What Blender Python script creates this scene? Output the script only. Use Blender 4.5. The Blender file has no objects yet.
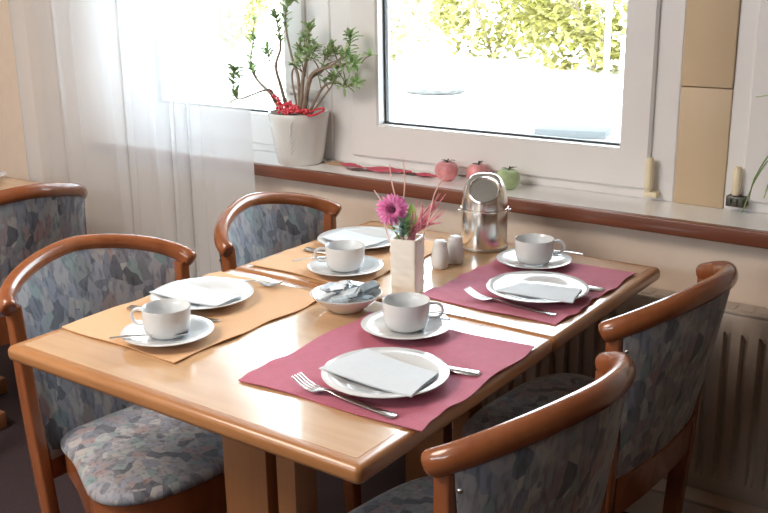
import bpy, bmesh, math, random
from mathutils import Vector, Matrix
random.seed(7)
PI = math.pi
scene = bpy.context.scene
C = scene.collection

# ------------------------------------------------------------------ materials
def new_mat(name):
    m = bpy.data.materials.new(name); m.use_nodes = True
    nt = m.node_tree
    return m, nt, nt.nodes['Principled BSDF'], nt.nodes['Material Output']

def N(nt, kind, **kw):
    n = nt.nodes.new(kind)
    for k, v in kw.items():
        if hasattr(n, k) and k not in ('Scale',):
            try:
                setattr(n, k, v); continue
            except Exception:
                pass
        n.inputs[k].default_value = v
    return n

def ramp(nt, stops, fac, interp='LINEAR'):
    r = nt.nodes.new('ShaderNodeValToRGB'); r.color_ramp.interpolation = interp
    e = r.color_ramp.elements
    while len(e) < len(stops): e.new(0.5)
    for i, (p, c) in enumerate(stops):
        e[i].position = p; e[i].color = (*c, 1)
    nt.links.new(fac, r.inputs['Fac'])
    return r

def coords(nt, scale=(1, 1, 1), rot=(0, 0, 0), kind='Object'):
    tc = nt.nodes.new('ShaderNodeTexCoord'); mp = nt.nodes.new('ShaderNodeMapping')
    mp.inputs['Scale'].default_value = scale; mp.inputs['Rotation'].default_value = rot
    nt.links.new(tc.outputs[kind], mp.inputs['Vector'])
    return mp.outputs['Vector']

def bump(nt, b, height, strength=0.2, dist=0.01):
    n = nt.nodes.new('ShaderNodeBump'); n.inputs['Strength'].default_value = strength
    n.inputs['Distance'].default_value = dist
    nt.links.new(height, n.inputs['Height']); nt.links.new(n.outputs['Normal'], b.inputs['Normal'])

def plain(name, col, rough=0.5, metal=0.0, var=0.06, scale=30, bmp=0.0, coat=0.0, sss=0.0, spec=None):
    m, nt, b, o = new_mat(name)
    v = coords(nt)
    nz = N(nt, 'ShaderNodeTexNoise'); nz.inputs['Scale'].default_value = scale; nz.inputs['Detail'].default_value = 4
    nt.links.new(v, nz.inputs['Vector'])
    lo = tuple(max(0, c * (1 - var)) for c in col); hi = tuple(min(1, c * (1 + var)) for c in col)
    r = ramp(nt, [(0.3, lo), (0.7, hi)], nz.outputs['Fac'])
    nt.links.new(r.outputs['Color'], b.inputs['Base Color'])
    b.inputs['Roughness'].default_value = rough; b.inputs['Metallic'].default_value = metal
    b.inputs['Coat Weight'].default_value = coat
    b.inputs['Coat Roughness'].default_value = 0.08
    if spec is not None: b.inputs['Specular IOR Level'].default_value = spec
    if sss: b.inputs['Subsurface Weight'].default_value = sss; b.inputs['Subsurface Radius'].default_value = (.01, .008, .006)
    if bmp: bump(nt, b, nz.outputs['Fac'], bmp, 0.004)
    return m

def wood(name, c0, c1, scale=(2, 30, 30), rough=0.3, coat=0.3):
    m, nt, b, o = new_mat(name)
    v = coords(nt, scale)
    nz = N(nt, 'ShaderNodeTexNoise'); nz.inputs['Scale'].default_value = 2.5; nz.inputs['Detail'].default_value = 6
    nz.inputs['Distortion'].default_value = 0.4
    nt.links.new(v, nz.inputs['Vector'])
    r = ramp(nt, [(0.25, c0), (0.75, c1)], nz.outputs['Fac'])
    nt.links.new(r.outputs['Color'], b.inputs['Base Color'])
    b.inputs['Roughness'].default_value = rough
    b.inputs['Coat Weight'].default_value = coat; b.inputs['Coat Roughness'].default_value = 0.07; b.inputs['Coat IOR'].default_value = 1.5
    return m

def upholstery(name):
    m, nt, b, o = new_mat(name)
    v = coords(nt, (1, 1, 1))
    nz = N(nt, 'ShaderNodeTexNoise'); nz.inputs['Scale'].default_value = 9; nz.inputs['Detail'].default_value = 3
    nt.links.new(v, nz.inputs['Vector'])
    mix = nt.nodes.new('ShaderNodeMix'); mix.data_type = 'VECTOR'
    mix.inputs['Factor'].default_value = 0.06
    nt.links.new(v, mix.inputs['A']); nt.links.new(nz.outputs['Color'], mix.inputs['B'])
    mp = nt.nodes.new('ShaderNodeMapping'); mp.inputs['Scale'].default_value = (48, 48, 24)
    mp.inputs['Rotation'].default_value = (0.35, 0.2, 0.5)
    nt.links.new(mix.outputs['Result'], mp.inputs['Vector'])
    vo = N(nt, 'ShaderNodeTexVoronoi'); vo.inputs['Scale'].default_value = 1.0
    nt.links.new(mp.outputs['Vector'], vo.inputs['Vector'])
    sp = nt.nodes.new('ShaderNodeSeparateColor'); nt.links.new(vo.outputs['Color'], sp.inputs['Color'])
    r = ramp(nt, [(0, (.11, .115, .135)), (.14, (.20, .215, .255)), (.30, (.29, .305, .36)), (.44, (.40, .37, .36)),
                  (.58, (.25, .265, .31)), (.70, (.34, .24, .235)), (.80, (.19, .27, .28)), (.90, (.47, .45, .45)), (1, (.19, .19, .225))],
             sp.outputs['Red'])
    # fine brush streaks
    mp2 = nt.nodes.new('ShaderNodeMapping'); mp2.inputs['Scale'].default_value = (95, 95, 24)
    mp2.inputs['Rotation'].default_value = (0.5, 0.25, 0.3)
    nt.links.new(v, mp2.inputs['Vector'])
    n2 = N(nt, 'ShaderNodeTexNoise'); n2.inputs['Scale'].default_value = 1.0; n2.inputs['Detail'].default_value = 4
    nt.links.new(mp2.outputs['Vector'], n2.inputs['Vector'])
    r2 = ramp(nt, [(0.36, (.40, .40, .44)), (0.50, (1, 1, 1)), (0.72, (1.0, .97, .95))], n2.outputs['Fac'])
    mm = nt.nodes.new('ShaderNodeMix'); mm.data_type = 'RGBA'; mm.blend_type = 'MULTIPLY'
    mm.inputs['Factor'].default_value = 0.62
    nt.links.new(r.outputs['Color'], mm.inputs['A']); nt.links.new(r2.outputs['Color'], mm.inputs['B'])
    nt.links.new(mm.outputs['Result'], b.inputs['Base Color'])
    b.inputs['Roughness'].default_value = 0.85
    b.inputs['Sheen Weight'].default_value = 0.2
    bump(nt, b, n2.outputs['Fac'], 0.15, 0.003)
    return m

def cloth(name, c, period=260, axis=0, rough=0.85, contrast=0.14):
    m, nt, b, o = new_mat(name)
    v = coords(nt)
    w = N(nt, 'ShaderNodeTexWave'); w.wave_type = 'BANDS'; w.bands_direction = 'XYZ'[axis]
    w.inputs['Scale'].default_value = period / 6.283; w.inputs['Distortion'].default_value = 1.2
    w.inputs['Detail'].default_value = 2; w.inputs['Detail Scale'].default_value = 2
    nt.links.new(v, w.inputs['Vector'])
    nz = N(nt, 'ShaderNodeTexNoise'); nz.inputs['Scale'].default_value = 60
    nt.links.new(v, nz.inputs['Vector'])
    ad = nt.nodes.new('ShaderNodeMath'); ad.operation = 'ADD'
    nt.links.new(w.outputs['Fac'], ad.inputs[0]); nt.links.new(nz.outputs['Fac'], ad.inputs[1])
    hf = nt.nodes.new('ShaderNodeMath'); hf.operation = 'MULTIPLY'; hf.inputs[1].default_value = 0.5
    nt.links.new(ad.outputs[0], hf.inputs[0])
    r = ramp(nt, [(0.2, tuple(x * (1 - contrast) for x in c)), (0.8, tuple(min(1, x * (1 + contrast)) for x in c))], hf.outputs[0])
    nt.links.new(r.outputs['Color'], b.inputs['Base Color'])
    b.inputs['Roughness'].default_value = rough; b.inputs['Sheen Weight'].default_value = 0.15
    bump(nt, b, w.outputs['Fac'], 0.25, 0.002)
    return m

def sheer(name):
    m, nt, b, o = new_mat(name)
    nt.nodes.remove(b)
    v = coords(nt, (1, 1, 1))
    w = N(nt, 'ShaderNodeTexNoise'); w.inputs['Scale'].default_value = 3
    nt.links.new(v, w.inputs['Vector'])
    r = ramp(nt, [(0.3, (.86, .86, .86)), (0.7, (.90, .90, .90))], w.outputs['Fac'])
    tr = nt.nodes.new('ShaderNodeBsdfTransparent'); tr.inputs['Color'].default_value = (.95, .97, 1, 1)
    tl = nt.nodes.new('ShaderNodeBsdfTranslucent'); df = nt.nodes.new('ShaderNodeBsdfDiffuse')
    tl.inputs['Color'].default_value = (.54, .59, .65, 1); nt.links.new(r.outputs['Color'], df.inputs['Color'])
    a = nt.nodes.new('ShaderNodeMixShader'); a.inputs['Fac'].default_value = 0.66
    nt.links.new(tl.outputs[0], a.inputs[1]); nt.links.new(df.outputs[0], a.inputs[2])
    c = nt.nodes.new('ShaderNodeMixShader'); c.inputs['Fac'].default_value = 0.66
    nt.links.new(tr.outputs[0], c.inputs[1]); nt.links.new(a.outputs[0], c.inputs[2])
    nt.links.new(c.outputs[0], o.inputs['Surface'])
    return m

def glass(name):
    m, nt, b, o = new_mat(name)
    nt.nodes.remove(b)
    tr = nt.nodes.new('ShaderNodeBsdfTransparent'); tr.inputs['Color'].default_value = (.96, .98, .98, 1)
    gl = nt.nodes.new('ShaderNodeBsdfGlossy'); gl.inputs['Roughness'].default_value = 0.02
    fr = nt.nodes.new('ShaderNodeFresnel'); fr.inputs['IOR'].default_value = 1.3
    mx = nt.nodes.new('ShaderNodeMixShader')
    nt.links.new(fr.outputs[0], mx.inputs['Fac']); nt.links.new(tr.outputs[0], mx.inputs[1]); nt.links.new(gl.outputs[0], mx.inputs[2])
    nt.links.new(mx.outputs[0], o.inputs['Surface'])
    return m

def leafy(name, c0, c1, trans=0.35):
    m, nt, b, o = new_mat(name)
    g = nt.nodes.new('ShaderNodeNewGeometry')
    r = ramp(nt, [(0.0, c0), (1.0, c1)], g.outputs['Random Per Island'])
    nt.links.new(r.outputs['Color'], b.inputs['Base Color'])
    b.inputs['Roughness'].default_value = 0.45
    tl = nt.nodes.new('ShaderNodeBsdfTranslucent'); nt.links.new(r.outputs['Color'], tl.inputs['Color'])
    mx = nt.nodes.new('ShaderNodeMixShader'); mx.inputs['Fac'].default_value = trans
    nt.links.new(b.outputs[0], mx.inputs[1]); nt.links.new(tl.outputs[0], mx.inputs[2])
    nt.links.new(mx.outputs[0], o.inputs['Surface'])
    return m

M = dict(
    top=wood('honey_table_wood', (.52, .31, .16), (.62, .40, .23), (1.2, 14, 14), 0.2, 0.75),
    edge=wood('honey_edge_shaded', (.36, .155, .055), (.44, .205, .08), (3, 3, 14), 0.3, 0.4),  # same honey wood as the top, with its shade darkened into the colour
    column=wood('column_wood', (.27, .11, .042), (.34, .145, .056), (20, 20, 2), 0.4, 0.2),
    chairwood=wood('cherry_chair_wood', (.23, .066, .022), (.32, .105, .037), (10, 10, 4), 0.24, 0.55),
    nosing=wood('mahogany_nosing', (.16, .05, .026), (.22, .072, .038), (2, 25, 25), 0.35, 0.3),
    fabric=upholstery('brushed_upholstery'),
    red=cloth('crimson_mat_cloth', (.48, .12, .19), 520, 1, 0.85, 0.16),
    orange=cloth('apricot_mat_cloth', (.66, .385, .195), 900, 0, 0.85, 0.05),
    porcelain=plain('white_porcelain', (.66, .675, .685), 0.12, 0, 0.01, 5, 0, 0.4),
    napkin=plain('white_paper', (.62, .66, .70), 0.8, 0, 0.02, 80, 0.05),
    vase=plain('cream_ceramic', (.88, .85, .78), 0.35, 0, 0.02, 40, 0.12),
    steel=plain('polished_steel', (.80, .77, .73), 0.2, 1.0, 0.03, 8),
    brushed=plain('frosted_steel', (.40, .39, .37), 0.5, 1.0, 0.04, 120),
    cutlery=plain('cutlery_steel', (.70, .69, .68), 0.26, 1.0, 0.03, 20),
    foil=plain('silver_blue_wrapper', (.60, .68, .74), 0.32, 0.35, 0.22, 70, 0.2),
    foil2=plain('pale_wrapper', (.80, .84, .87), 0.35, 0.2, 0.12, 70, 0.2),
    foil3=plain('slate_wrapper', (.34, .42, .48), 0.35, 0.3, 0.2, 70, 0.2),
    pvc=plain('white_window_pvc', (.78, .765, .76), 0.35, 0, 0.01, 3),
    pvcpost=plain('white_post_pvc', (.76, .76, .76), 0.4, 0, 0.01, 3),
    gasket=plain('black_gasket', (.035, .04, .045), 0.6, 0, 0.1, 20),
    tan=plain('tan_panel', (.60, .46, .30), 0.5, 0, 0.03, 6),
    hinge=plain('cream_hinge_cover', (.78, .68, .48), 0.4, 0, 0.02, 20),
    hingemetal=plain('dark_hinge_metal', (.09, .085, .07), 0.4, 0.7, 0.2, 60),
    sill=plain('white_sill_laminate', (.88, .875, .87), 0.18, 0, 0.03, 5),
    wall=plain('warm_beige_plaster', (.80, .67, .56), 0.85, 0, 0.025, 25, 0.04),
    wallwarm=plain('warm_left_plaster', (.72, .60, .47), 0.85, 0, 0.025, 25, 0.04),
    panel=wood('dark_bounce_cut_wall', (.20, .13, .08), (.27, .18, .11), (6, 6, 1), 0.6, 0.0),  # dark finish invented for the unseen walls, to cut bounce light
    ceiling=plain('white_ceiling', (.82, .81, .78), 0.9, 0, 0.01, 10),
    floor=plain('dark_plum_carpet', (.035, .02, .024), 0.95, 0, 0.25, 150, 0.3),
    base=plain('baseboard_paint', (.52, .43, .36), 0.6, 0, 0.02, 10),
    radiator=plain('radiator_enamel', (.50, .43, .37), 0.4, 0, 0.015, 10),
    sheer=sheer('sheer_voile'),
    glass=glass('window_glass'),
    pot=plain('white_glazed_pot', (.74, .73, .70), 0.25, 0, 0.02, 20, 0, 0.3),
    soil=plain('potting_soil', (.05, .035, .025), 0.95, 0, 0.4, 90, 0.4),
    bark=plain('jade_bark', (.30, .23, .17), 0.8, 0, 0.25, 60, 0.2),
    jade=leafy('jade_leaves', (.30, .46, .18), (.58, .74, .40), 0.4),
    redbead=plain('red_garland', (.72, .03, .06), 0.35, 0, 0.15, 60),
    applered=plain('pink_apple_skin', (.74, .30, .31), 0.38, 0, 0.3, 30),
    applegreen=plain('green_apple_skin', (.40, .52, .27), 0.38, 0, 0.25, 30),
    stem=plain('dark_stem', (.045, .06, .04), 0.6, 0, 0.2, 40),
    feltred=plain('red_felt', (.60, .10, .15), 0.95, 0, 0.12, 120),
    felttan=plain('tan_felt', (.50, .33, .20), 0.95, 0, 0.12, 120),
    feltdark=plain('dark_felt', (.12, .07, .06), 0.95, 0, 0.12, 120),
    petal=leafy('magenta_petals', (.72, .13, .40), (.88, .34, .62), 0.25),
    disc=plain('dark_flower_disc', (.16, .03, .09), 0.9, 0, 0.4, 200, 0.4),
    discrim=plain('pink_disc_rim', (.66, .16, .40), 0.9, 0, 0.3, 200, 0.4),
    greenleaf=leafy('green_leaf', (.17, .30, .06), (.36, .50, .12), 0.25),
    eucal=leafy('blue_green_leaf', (.12, .24, .16), (.26, .40, .28), 0.2),
    straw=plain('pink_straw', (.78, .30, .38), 0.7, 0, 0.15, 60),
    twig=plain('pale_pink_twig', (.78, .55, .48), 0.7, 0, 0.15, 60),
    spider=leafy('spider_leaf', (.30, .50, .14), (.62, .74, .40), 0.3),
    terracotta=plain('dull_pot', (.55, .50, .45), 0.6, 0, 0.05, 20),
    bush=leafy('sunlit_hedge_leaves', (.22, .21, .05), (.38, .35, .13), 0.3),
    bush2=leafy('sunlit_pale_leaves', (.32, .31, .15), (.50, .46, .28), 0.3),
    outwood=plain('bush_wood', (.30, .24, .16), 0.9, 0, 0.2, 20),
    paving=plain('pale_ground', (.80, .79, .76), 0.95, 0, 0.05, 2),
    whitepaint=plain('white_outdoor_paint', (.85, .85, .84), 0.6, 0, 0.02, 10),
    slab=plain('bluish_slab', (.034, .038, .042), 0.8, 0, 0.06, 8),
    stone=plain('grey_stone', (.06, .06, .06), 0.9, 0, 0.2, 6, 0.3),
)

# ------------------------------------------------------------------ object helpers
def link(o, parent=None):
    C.objects.link(o)
    if parent is not None: o.parent = parent
    return o

def obj(name, bm, mat, parent=None, smooth=True, angle=40):
    bmesh.ops.recalc_face_normals(bm, faces=bm.faces[:])
    me = bpy.data.meshes.new(name); bm.to_mesh(me); bm.free()
    me.materials.append(mat)
    if smooth:
        for p in me.polygons: p.use_smooth = True
        try: me.set_sharp_from_angle(angle=math.radians(angle))
        except Exception: pass
    o = bpy.data.objects.new(name, me)
    return link(o, parent)

def thing(name, label, cat, loc=(0, 0, 0), rz=0, group=None):
    o = bpy.data.objects.new(name, None); o.empty_display_size = 0.05
    o.location = loc; o.rotation_euler = (0, 0, rz)
    o['label'] = label; o['category'] = cat
    if group: o['group'] = group
    return link(o)

def tag(o, label, cat, group=None, loc=None, rz=None):
    o['label'] = label; o['category'] = cat
    if group: o['group'] = group
    if loc is not None: o.location = loc
    if rz is not None: o.rotation_euler = (0, 0, rz)
    return o

def structure(o):
    o['kind'] = 'structure'; return o

def sempty(name, loc=(0, 0, 0)):
    o = bpy.data.objects.new(name, None); o.location = loc; o['kind'] = 'structure'
    return link(o)

def copy_tree(o, parent=None):
    c = o.copy(); C.objects.link(c)
    if parent is not None:
        c.parent = parent; c.matrix_parent_inverse = o.matrix_parent_inverse.copy()
    for ch in list(o.children): copy_tree(ch, c)
    return c

def dup(o, label, loc, rz=0):
    c = copy_tree(o); c['label'] = label; c.location = loc; c.rotation_euler = (0, 0, rz)
    return c

# ------------------------------------------------------------------ mesh helpers
def box(bm, x0, x1, y0, y1, z0, z1, bev=0.0, seg=2):
    r = bmesh.ops.create_cube(bm, size=1)
    vs = r['verts']
    for v in vs:
        v.co = Vector(((x0 + x1) / 2 + v.co.x * (x1 - x0), (y0 + y1) / 2 + v.co.y * (y1 - y0), (z0 + z1) / 2 + v.co.z * (z1 - z0)))
    if bev > 0:
        es = list({e for v in vs for e in v.link_edges})
        bmesh.ops.bevel(bm, geom=es, offset=bev, segments=seg, affect='EDGES', profile=0.5)
    return bm

def lathe(bm, prof, n=32, c=(0, 0, 0), sx=1, sy=1):
    rings = []
    for r, z in prof:
        if r < 1e-6: rings.append([bm.verts.new((c[0], c[1], c[2] + z))])
        else: rings.append([bm.verts.new((c[0] + sx * r * math.cos(2 * PI * i / n), c[1] + sy * r * math.sin(2 * PI * i / n), c[2] + z)) for i in range(n)])
    for a, b in zip(rings, rings[1:]):
        for i in range(n):
            j = (i + 1) % n
            if len(a) == 1 and len(b) == 1: continue
            if len(a) == 1: bm.faces.new((a[0], b[i], b[j]))
            elif len(b) == 1: bm.faces.new((a[i], a[j], b[0]))
            else: bm.faces.new((a[i], a[j], b[j], b[i]))
    return bm

def frame_at(pts, i):
    a = pts[max(i - 1, 0)]; b = pts[min(i + 1, len(pts) - 1)]
    t = (b - a).normalized()
    up = Vector((0, 0, 1)) if abs(t.z) < 0.95 else Vector((1, 0, 0))
    s = t.cross(up).normalized(); u = s.cross(t).normalized()
    return t, s, u

def tube(bm, pts, rad, n=8, ru=None, cap=True):
    pts = [Vector(p) for p in pts]
    if not hasattr(rad, '__len__'): rad = [rad] * len(pts)
    if ru is None: ru = rad
    elif not hasattr(ru, '__len__'): ru = [ru] * len(pts)
    rings = []
    ps = None
    for i, p in enumerate(pts):
        t, s, u = frame_at(pts, i)
        if ps is not None:
            s = (ps - t * ps.dot(t)).normalized(); u = s.cross(t).normalized()
        ps = s
        rings.append([bm.verts.new(p + s * rad[i] * math.cos(2 * PI * k / n) + u * ru[i] * math.sin(2 * PI * k / n)) for k in range(n)])
    for a, b in zip(rings, rings[1:]):
        for k in range(n):
            j = (k + 1) % n; bm.faces.new((a[k], a[j], b[j], b[k]))
    if cap:
        bm.faces.new(rings[0][::-1]); bm.faces.new(rings[-1])
    return bm

def smooth_path(pts, n=6):
    pts = [Vector(p) for p in pts]; out = []
    for i in range(len(pts) - 1):
        p0 = pts[max(i - 1, 0)]; p1 = pts[i]; p2 = pts[i + 1]; p3 = pts[min(i + 2, len(pts) - 1)]
        for k in range(n):
            t = k / n
            out.append(0.5 * ((2 * p1) + (p2 - p0) * t + (2 * p0 - 5 * p1 + 4 * p2 - p3) * t * t + (3 * p1 - p0 - 3 * p2 + p3) * t ** 3))
    out.append(pts[-1]); return out

def rrect(x0, x1, y0, y1, r, n=5):
    o = []
    for cx, cy, a0 in ((x1 - r, y1 - r, 0), (x0 + r, y1 - r, 90), (x0 + r, y0 + r, 180), (x1 - r, y0 + r, 270)):
        for k in range(n + 1):
            a = math.radians(a0 + 90 * k / n); o.append((cx + r * math.cos(a), cy + r * math.sin(a)))
    return o

def stack(bm, loops, cap0=True, cap1=True, close=False):
    R_ = [[bm.verts.new(p) for p in L] for L in loops]
    n = len(R_[0])
    pairs = list(zip(R_, R_[1:])) + ([(R_[-1], R_[0])] if close else [])
    for a, b in pairs:
        for k in range(n):
            j = (k + 1) % n; bm.faces.new((a[k], a[j], b[j], b[k]))
    if cap0 and not close: bm.faces.new(R_[0][::-1])
    if cap1 and not close: bm.faces.new(R_[-1])
    return bm

def sheet(bm, fn, nu, nv, th):
    """closed thin sheet: fn(u,v)->Vector of the top; th thickness straight down"""
    T = [[bm.verts.new(fn(i / nu, j / nv)) for j in range(nv + 1)] for i in range(nu + 1)]
    B = [[bm.verts.new(fn(i / nu, j / nv) - Vector((0, 0, th))) for j in range(nv + 1)] for i in range(nu + 1)]
    for i in range(nu):
        for j in range(nv):
            bm.faces.new((T[i][j], T[i + 1][j], T[i + 1][j + 1], T[i][j + 1]))
            bm.faces.new((B[i][j], B[i][j + 1], B[i + 1][j + 1], B[i + 1][j]))
    for i in range(nu):
        bm.faces.new((T[i][0], B[i][0], B[i + 1][0], T[i + 1][0])); bm.faces.new((T[i][nv], T[i + 1][nv], B[i + 1][nv], B[i][nv]))
    for j in range(nv):
        bm.faces.new((T[0][j], T[0][j + 1], B[0][j + 1], B[0][j])); bm.faces.new((T[nu][j], B[nu][j], B[nu][j + 1], T[nu][j + 1]))
    return bm

def ring_box(bm, x0, x1, z0, z1, wl, wr, wb, wt, y0, y1, bev=0.004):
    """rectangular frame in the xz plane as one closed profile loop"""
    def L(o, i, y):
        return [(x0 + o * 0, y, z0), (x1, y, z0), (x1, y, z1), (x0, y, z1)]
    outer = [(x0, z0), (x1, z0), (x1, z1), (x0, z1)]
    inner = [(x0 + wl, z0 + wb), (x1 - wr, z0 + wb), (x1 - wr, z1 - wt), (x0 + wl, z1 - wt)]
    def off(l, d):
        (a, b), (c, _), (_, e), _ = l[0], l[1], l[2], l[3]
        return [(a - d, b - d), (c + d, b - d), (c + d, e + d), (a - d, e + d)]
    P = lambda l, y: [(p[0], y, p[1]) for p in l]
    loops = [P(outer, y1), P(outer, y0 + bev), P(off(outer, -bev), y0), P(off(inner, bev), y0), P(inner, y0 + bev), P(inner, y1)]
    return stack(bm, loops, close=True)

# ================================================================== SETTING
TZ = 0.75         # table top
SILL = 0.824
XL, XR, YB, CEIL = -2.35, 3.3, -3.2, 2.6

bm = bmesh.new(); box(bm, XL - .2, XR + .2, YB - .2, 1.56, -0.15, 0); structure(obj('floor', bm, M['floor'], smooth=False))
bm = bmesh.new(); box(bm, XL - .2, XR + .2, YB - .2, 1.56, CEIL, CEIL + .15); structure(obj('ceiling', bm, M['ceiling'], smooth=False))
bm = bmesh.new(); box(bm, XL - .2, XL, YB, 1.56, 0, CEIL); structure(obj('wall_left', bm, M['wallwarm'], smooth=False))
bm = bmesh.new()   # wall behind the camera, with an unseen opening added to let in fill
box(bm, XL - .2, XR + .2, YB - .2, YB, 0, 1.8); box(bm, XL - .2, XR + .2, YB - .2, YB, 2.3, CEIL)
box(bm, XL - .2, -1.9, YB - .2, YB, 1.8, 2.3); box(bm, 1.0, XR + .2, YB - .2, YB, 1.8, 2.3)
structure(obj('wall_back', bm, M['panel'], smooth=False))
bm = bmesh.new(); box(bm, XR, XR + .2, YB, 1.56, 0, CEIL)
structure(obj('wall_right', bm, M['panel'], smooth=False))
bm = bmesh.new()   # window wall
box(bm, XL, XR, 1.31, 1.56, 0, .80)
box(bm, XL, -1.37, 1.31, 1.56, .80, CEIL); box(bm, 1.75, XR, 1.31, 1.56, .80, CEIL)
box(bm, -1.37, 1.75, 1.31, 1.56, 2.12, CEIL)
structure(obj('wall_window', bm, M['wall'], smooth=False))
bm = bmesh.new(); box(bm, XL, XR, 1.295, 1.31, 0, .085, .003); structure(obj('baseboard_window', bm, M['base']))

# window sill with a wooden nosing
sill = bmesh.new(); box(sill, -1.37, 1.75, 1.274, 1.50, .799, SILL); so = structure(obj('trim_1', sill, M['sill'], smooth=False))
bm = bmesh.new(); box(bm, -1.37, 1.75, 1.25, 1.2735, .788, SILL + .0005, .003, 3); obj('wood_nosing', bm, M['nosing'], so)

ZT = 2.12
def window(n, fx0, fx1, sl, sr, gl, gr):
    """fx: frame outer; s: sash outer; g: glass opening"""
    w = sempty('window_%d' % n, (0, 0, 0))
    bm = bmesh.new(); ring_box(bm, fx0, fx1, SILL, ZT, sl - fx0 + .012, fx1 - sr + .012, .038, .06, 1.430, 1.50)
    obj('frame', bm, M['pvc'], w)
    bm = bmesh.new(); ring_box(bm, sl, sr, .850, ZT - .045, gl - sl, sr - gr, .102, .09, 1.416, 1.485, .006)
    s = obj('sash', bm, M['pvc'], w)
    bm = bmesh.new(); ring_box(bm, gl - .002, gr + .002, .950, ZT - .133, .007, .007, .007, .007, 1.452, 1.47, .001)
    obj('gasket', bm, M['gasket'], s)
    bm = bmesh.new(); box(bm, gl, gr, 1.458, 1.464, .952, ZT - .135)
    obj('pane', bm, M['glass'], w, smooth=False)
    return w
w1 = window(1, -1.37, -.387, -1.305, -.481, -1.215, -.570)
w2 = window(2, -.3865, .712, -.302, .648, -.201, .565)
w3 = window(3, .837, 1.75, .880, 1.70, .990, 1.60)
bm = bmesh.new()
for k in range(24): box(bm, .87, 1.72, 1.515, 1.527, .85 + k * .052, .85 + k * .052 + .0505, .004, 1)
obj('light_block_slats', bm, M['pvc'], w3)  # unseen slats added to keep daylight off the right-hand chairs
# hinge covers
def hinge(w, x, z0, z1, dark):
    bm = bmesh.new(); lathe(bm, [(0, z0), (.009, z0), (.0105, z0 + .004), (.0105, z1 - .006), (.006, z1), (0, z1)], 16, (x, 1.405, 0))
    h = obj('hinge', bm, M['hinge'], w)
    if dark:
        bm = bmesh.new(); box(bm, x - .02, x + .026, 1.394, 1.428, z0 - .028, z0 - .002, .003)
        for k in range(3): box(bm, x - .014 + k * .014, x - .006 + k * .014, 1.390, 1.394, z0 - .022, z0 - .008, .001)
        b = obj('hinge_bracket', bm, M['hingemetal'], h); b['label'] = 'dark metal hinge bracket'
    else:
        bm = bmesh.new(); box(bm, x - .007, x + .007, 1.398, 1.412, z0 - .006, z0 - .0005, .001)
        box(bm, x - .012, x + .022, 1.402, 1.43, z0 - .022, z0 - .008, .002)
        b = obj('hinge_bracket', bm, M['hinge'], h)
hinge(w2, .655, .858, .937, False)
hinge(w3, .872, .868, .937, True)
# dark knob at window handle of the left window seen through the plant
bm = bmesh.new(); box(bm, -.53, -.515, 1.385, 1.415, 1.025, 1.055, .003); box(bm, -.53, -.40, 1.375, 1.39, 1.034, 1.046, .003)
h = obj('window_handle', bm, M['pvc'], w1)
# tan pier cladding
bm = bmesh.new(); box(bm, .7125, .8365, 1.424, 1.50, 1.1175, ZT, .003); structure(obj('trim_2', bm, M['tan']))
bm = bmesh.new(); box(bm, .7125, .8365, 1.428, 1.50, SILL, 1.115, .003); structure(obj('trim_3', bm, M['tan']))

# curtain
def curtain():
    x0, x1 = -1.68, -.506
    nu, nv = 220, 24
    bm = bmesh.new(); V = []
    for i in range(nu + 1):
        u = i / nu; row = []
        for j in range(nv + 1):
            v = j / nv; z = .03 + v * 2.4
            ph = 2 * PI * (u * 9 + .55 * math.sin(u * 9.0) + .22 * math.sin(u * 23 + 1))
            amp = (.008 + .009 * (0.5 + 0.5 * math.sin(u * 17 + 2))) * (1 - .25 * v)
            amp *= 1.25 if u > .86 or u < .3 else .8
            x = x0 + (x1 - x0) * u + .008 * math.sin(2 * ph + 1) + (.02 * (1 - v)) * math.sin(u * 6)
            x = x + (v - .35) * .03 * (1 - u) 
            y = 1.18 + amp * math.sin(ph) + .008 * math.sin(3 * u * 11 + 3 * v)
            row.append(bm.verts.new((x, y, z)))
        V.append(row)
    for i in range(nu):
        for j in range(nv): bm.faces.new((V[i][j], V[i + 1][j], V[i + 1][j + 1], V[i][j + 1]))
    return bm
t = thing('curtain', 'long sheer white curtain hanging before the left window', 'curtain', (-1.1, 1.18, 0))
o = obj('voile_panel', curtain(), M['sheer'], t, angle=180); o.location = (1.1, -1.18, 0)
bm = bmesh.new(); tube(bm, [(-.7, 0, 2.45), (.7, 0, 2.45)], .014, 12); o = obj('curtain_rail', bm, M['pvc'], t)
for s in (-.6, .6):
    bm = bmesh.new(); box(bm, s - .01, s + .01, -.01, .13, 2.44, 2.46); obj('rail_bracket', bm, M['pvc'], t)

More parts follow.
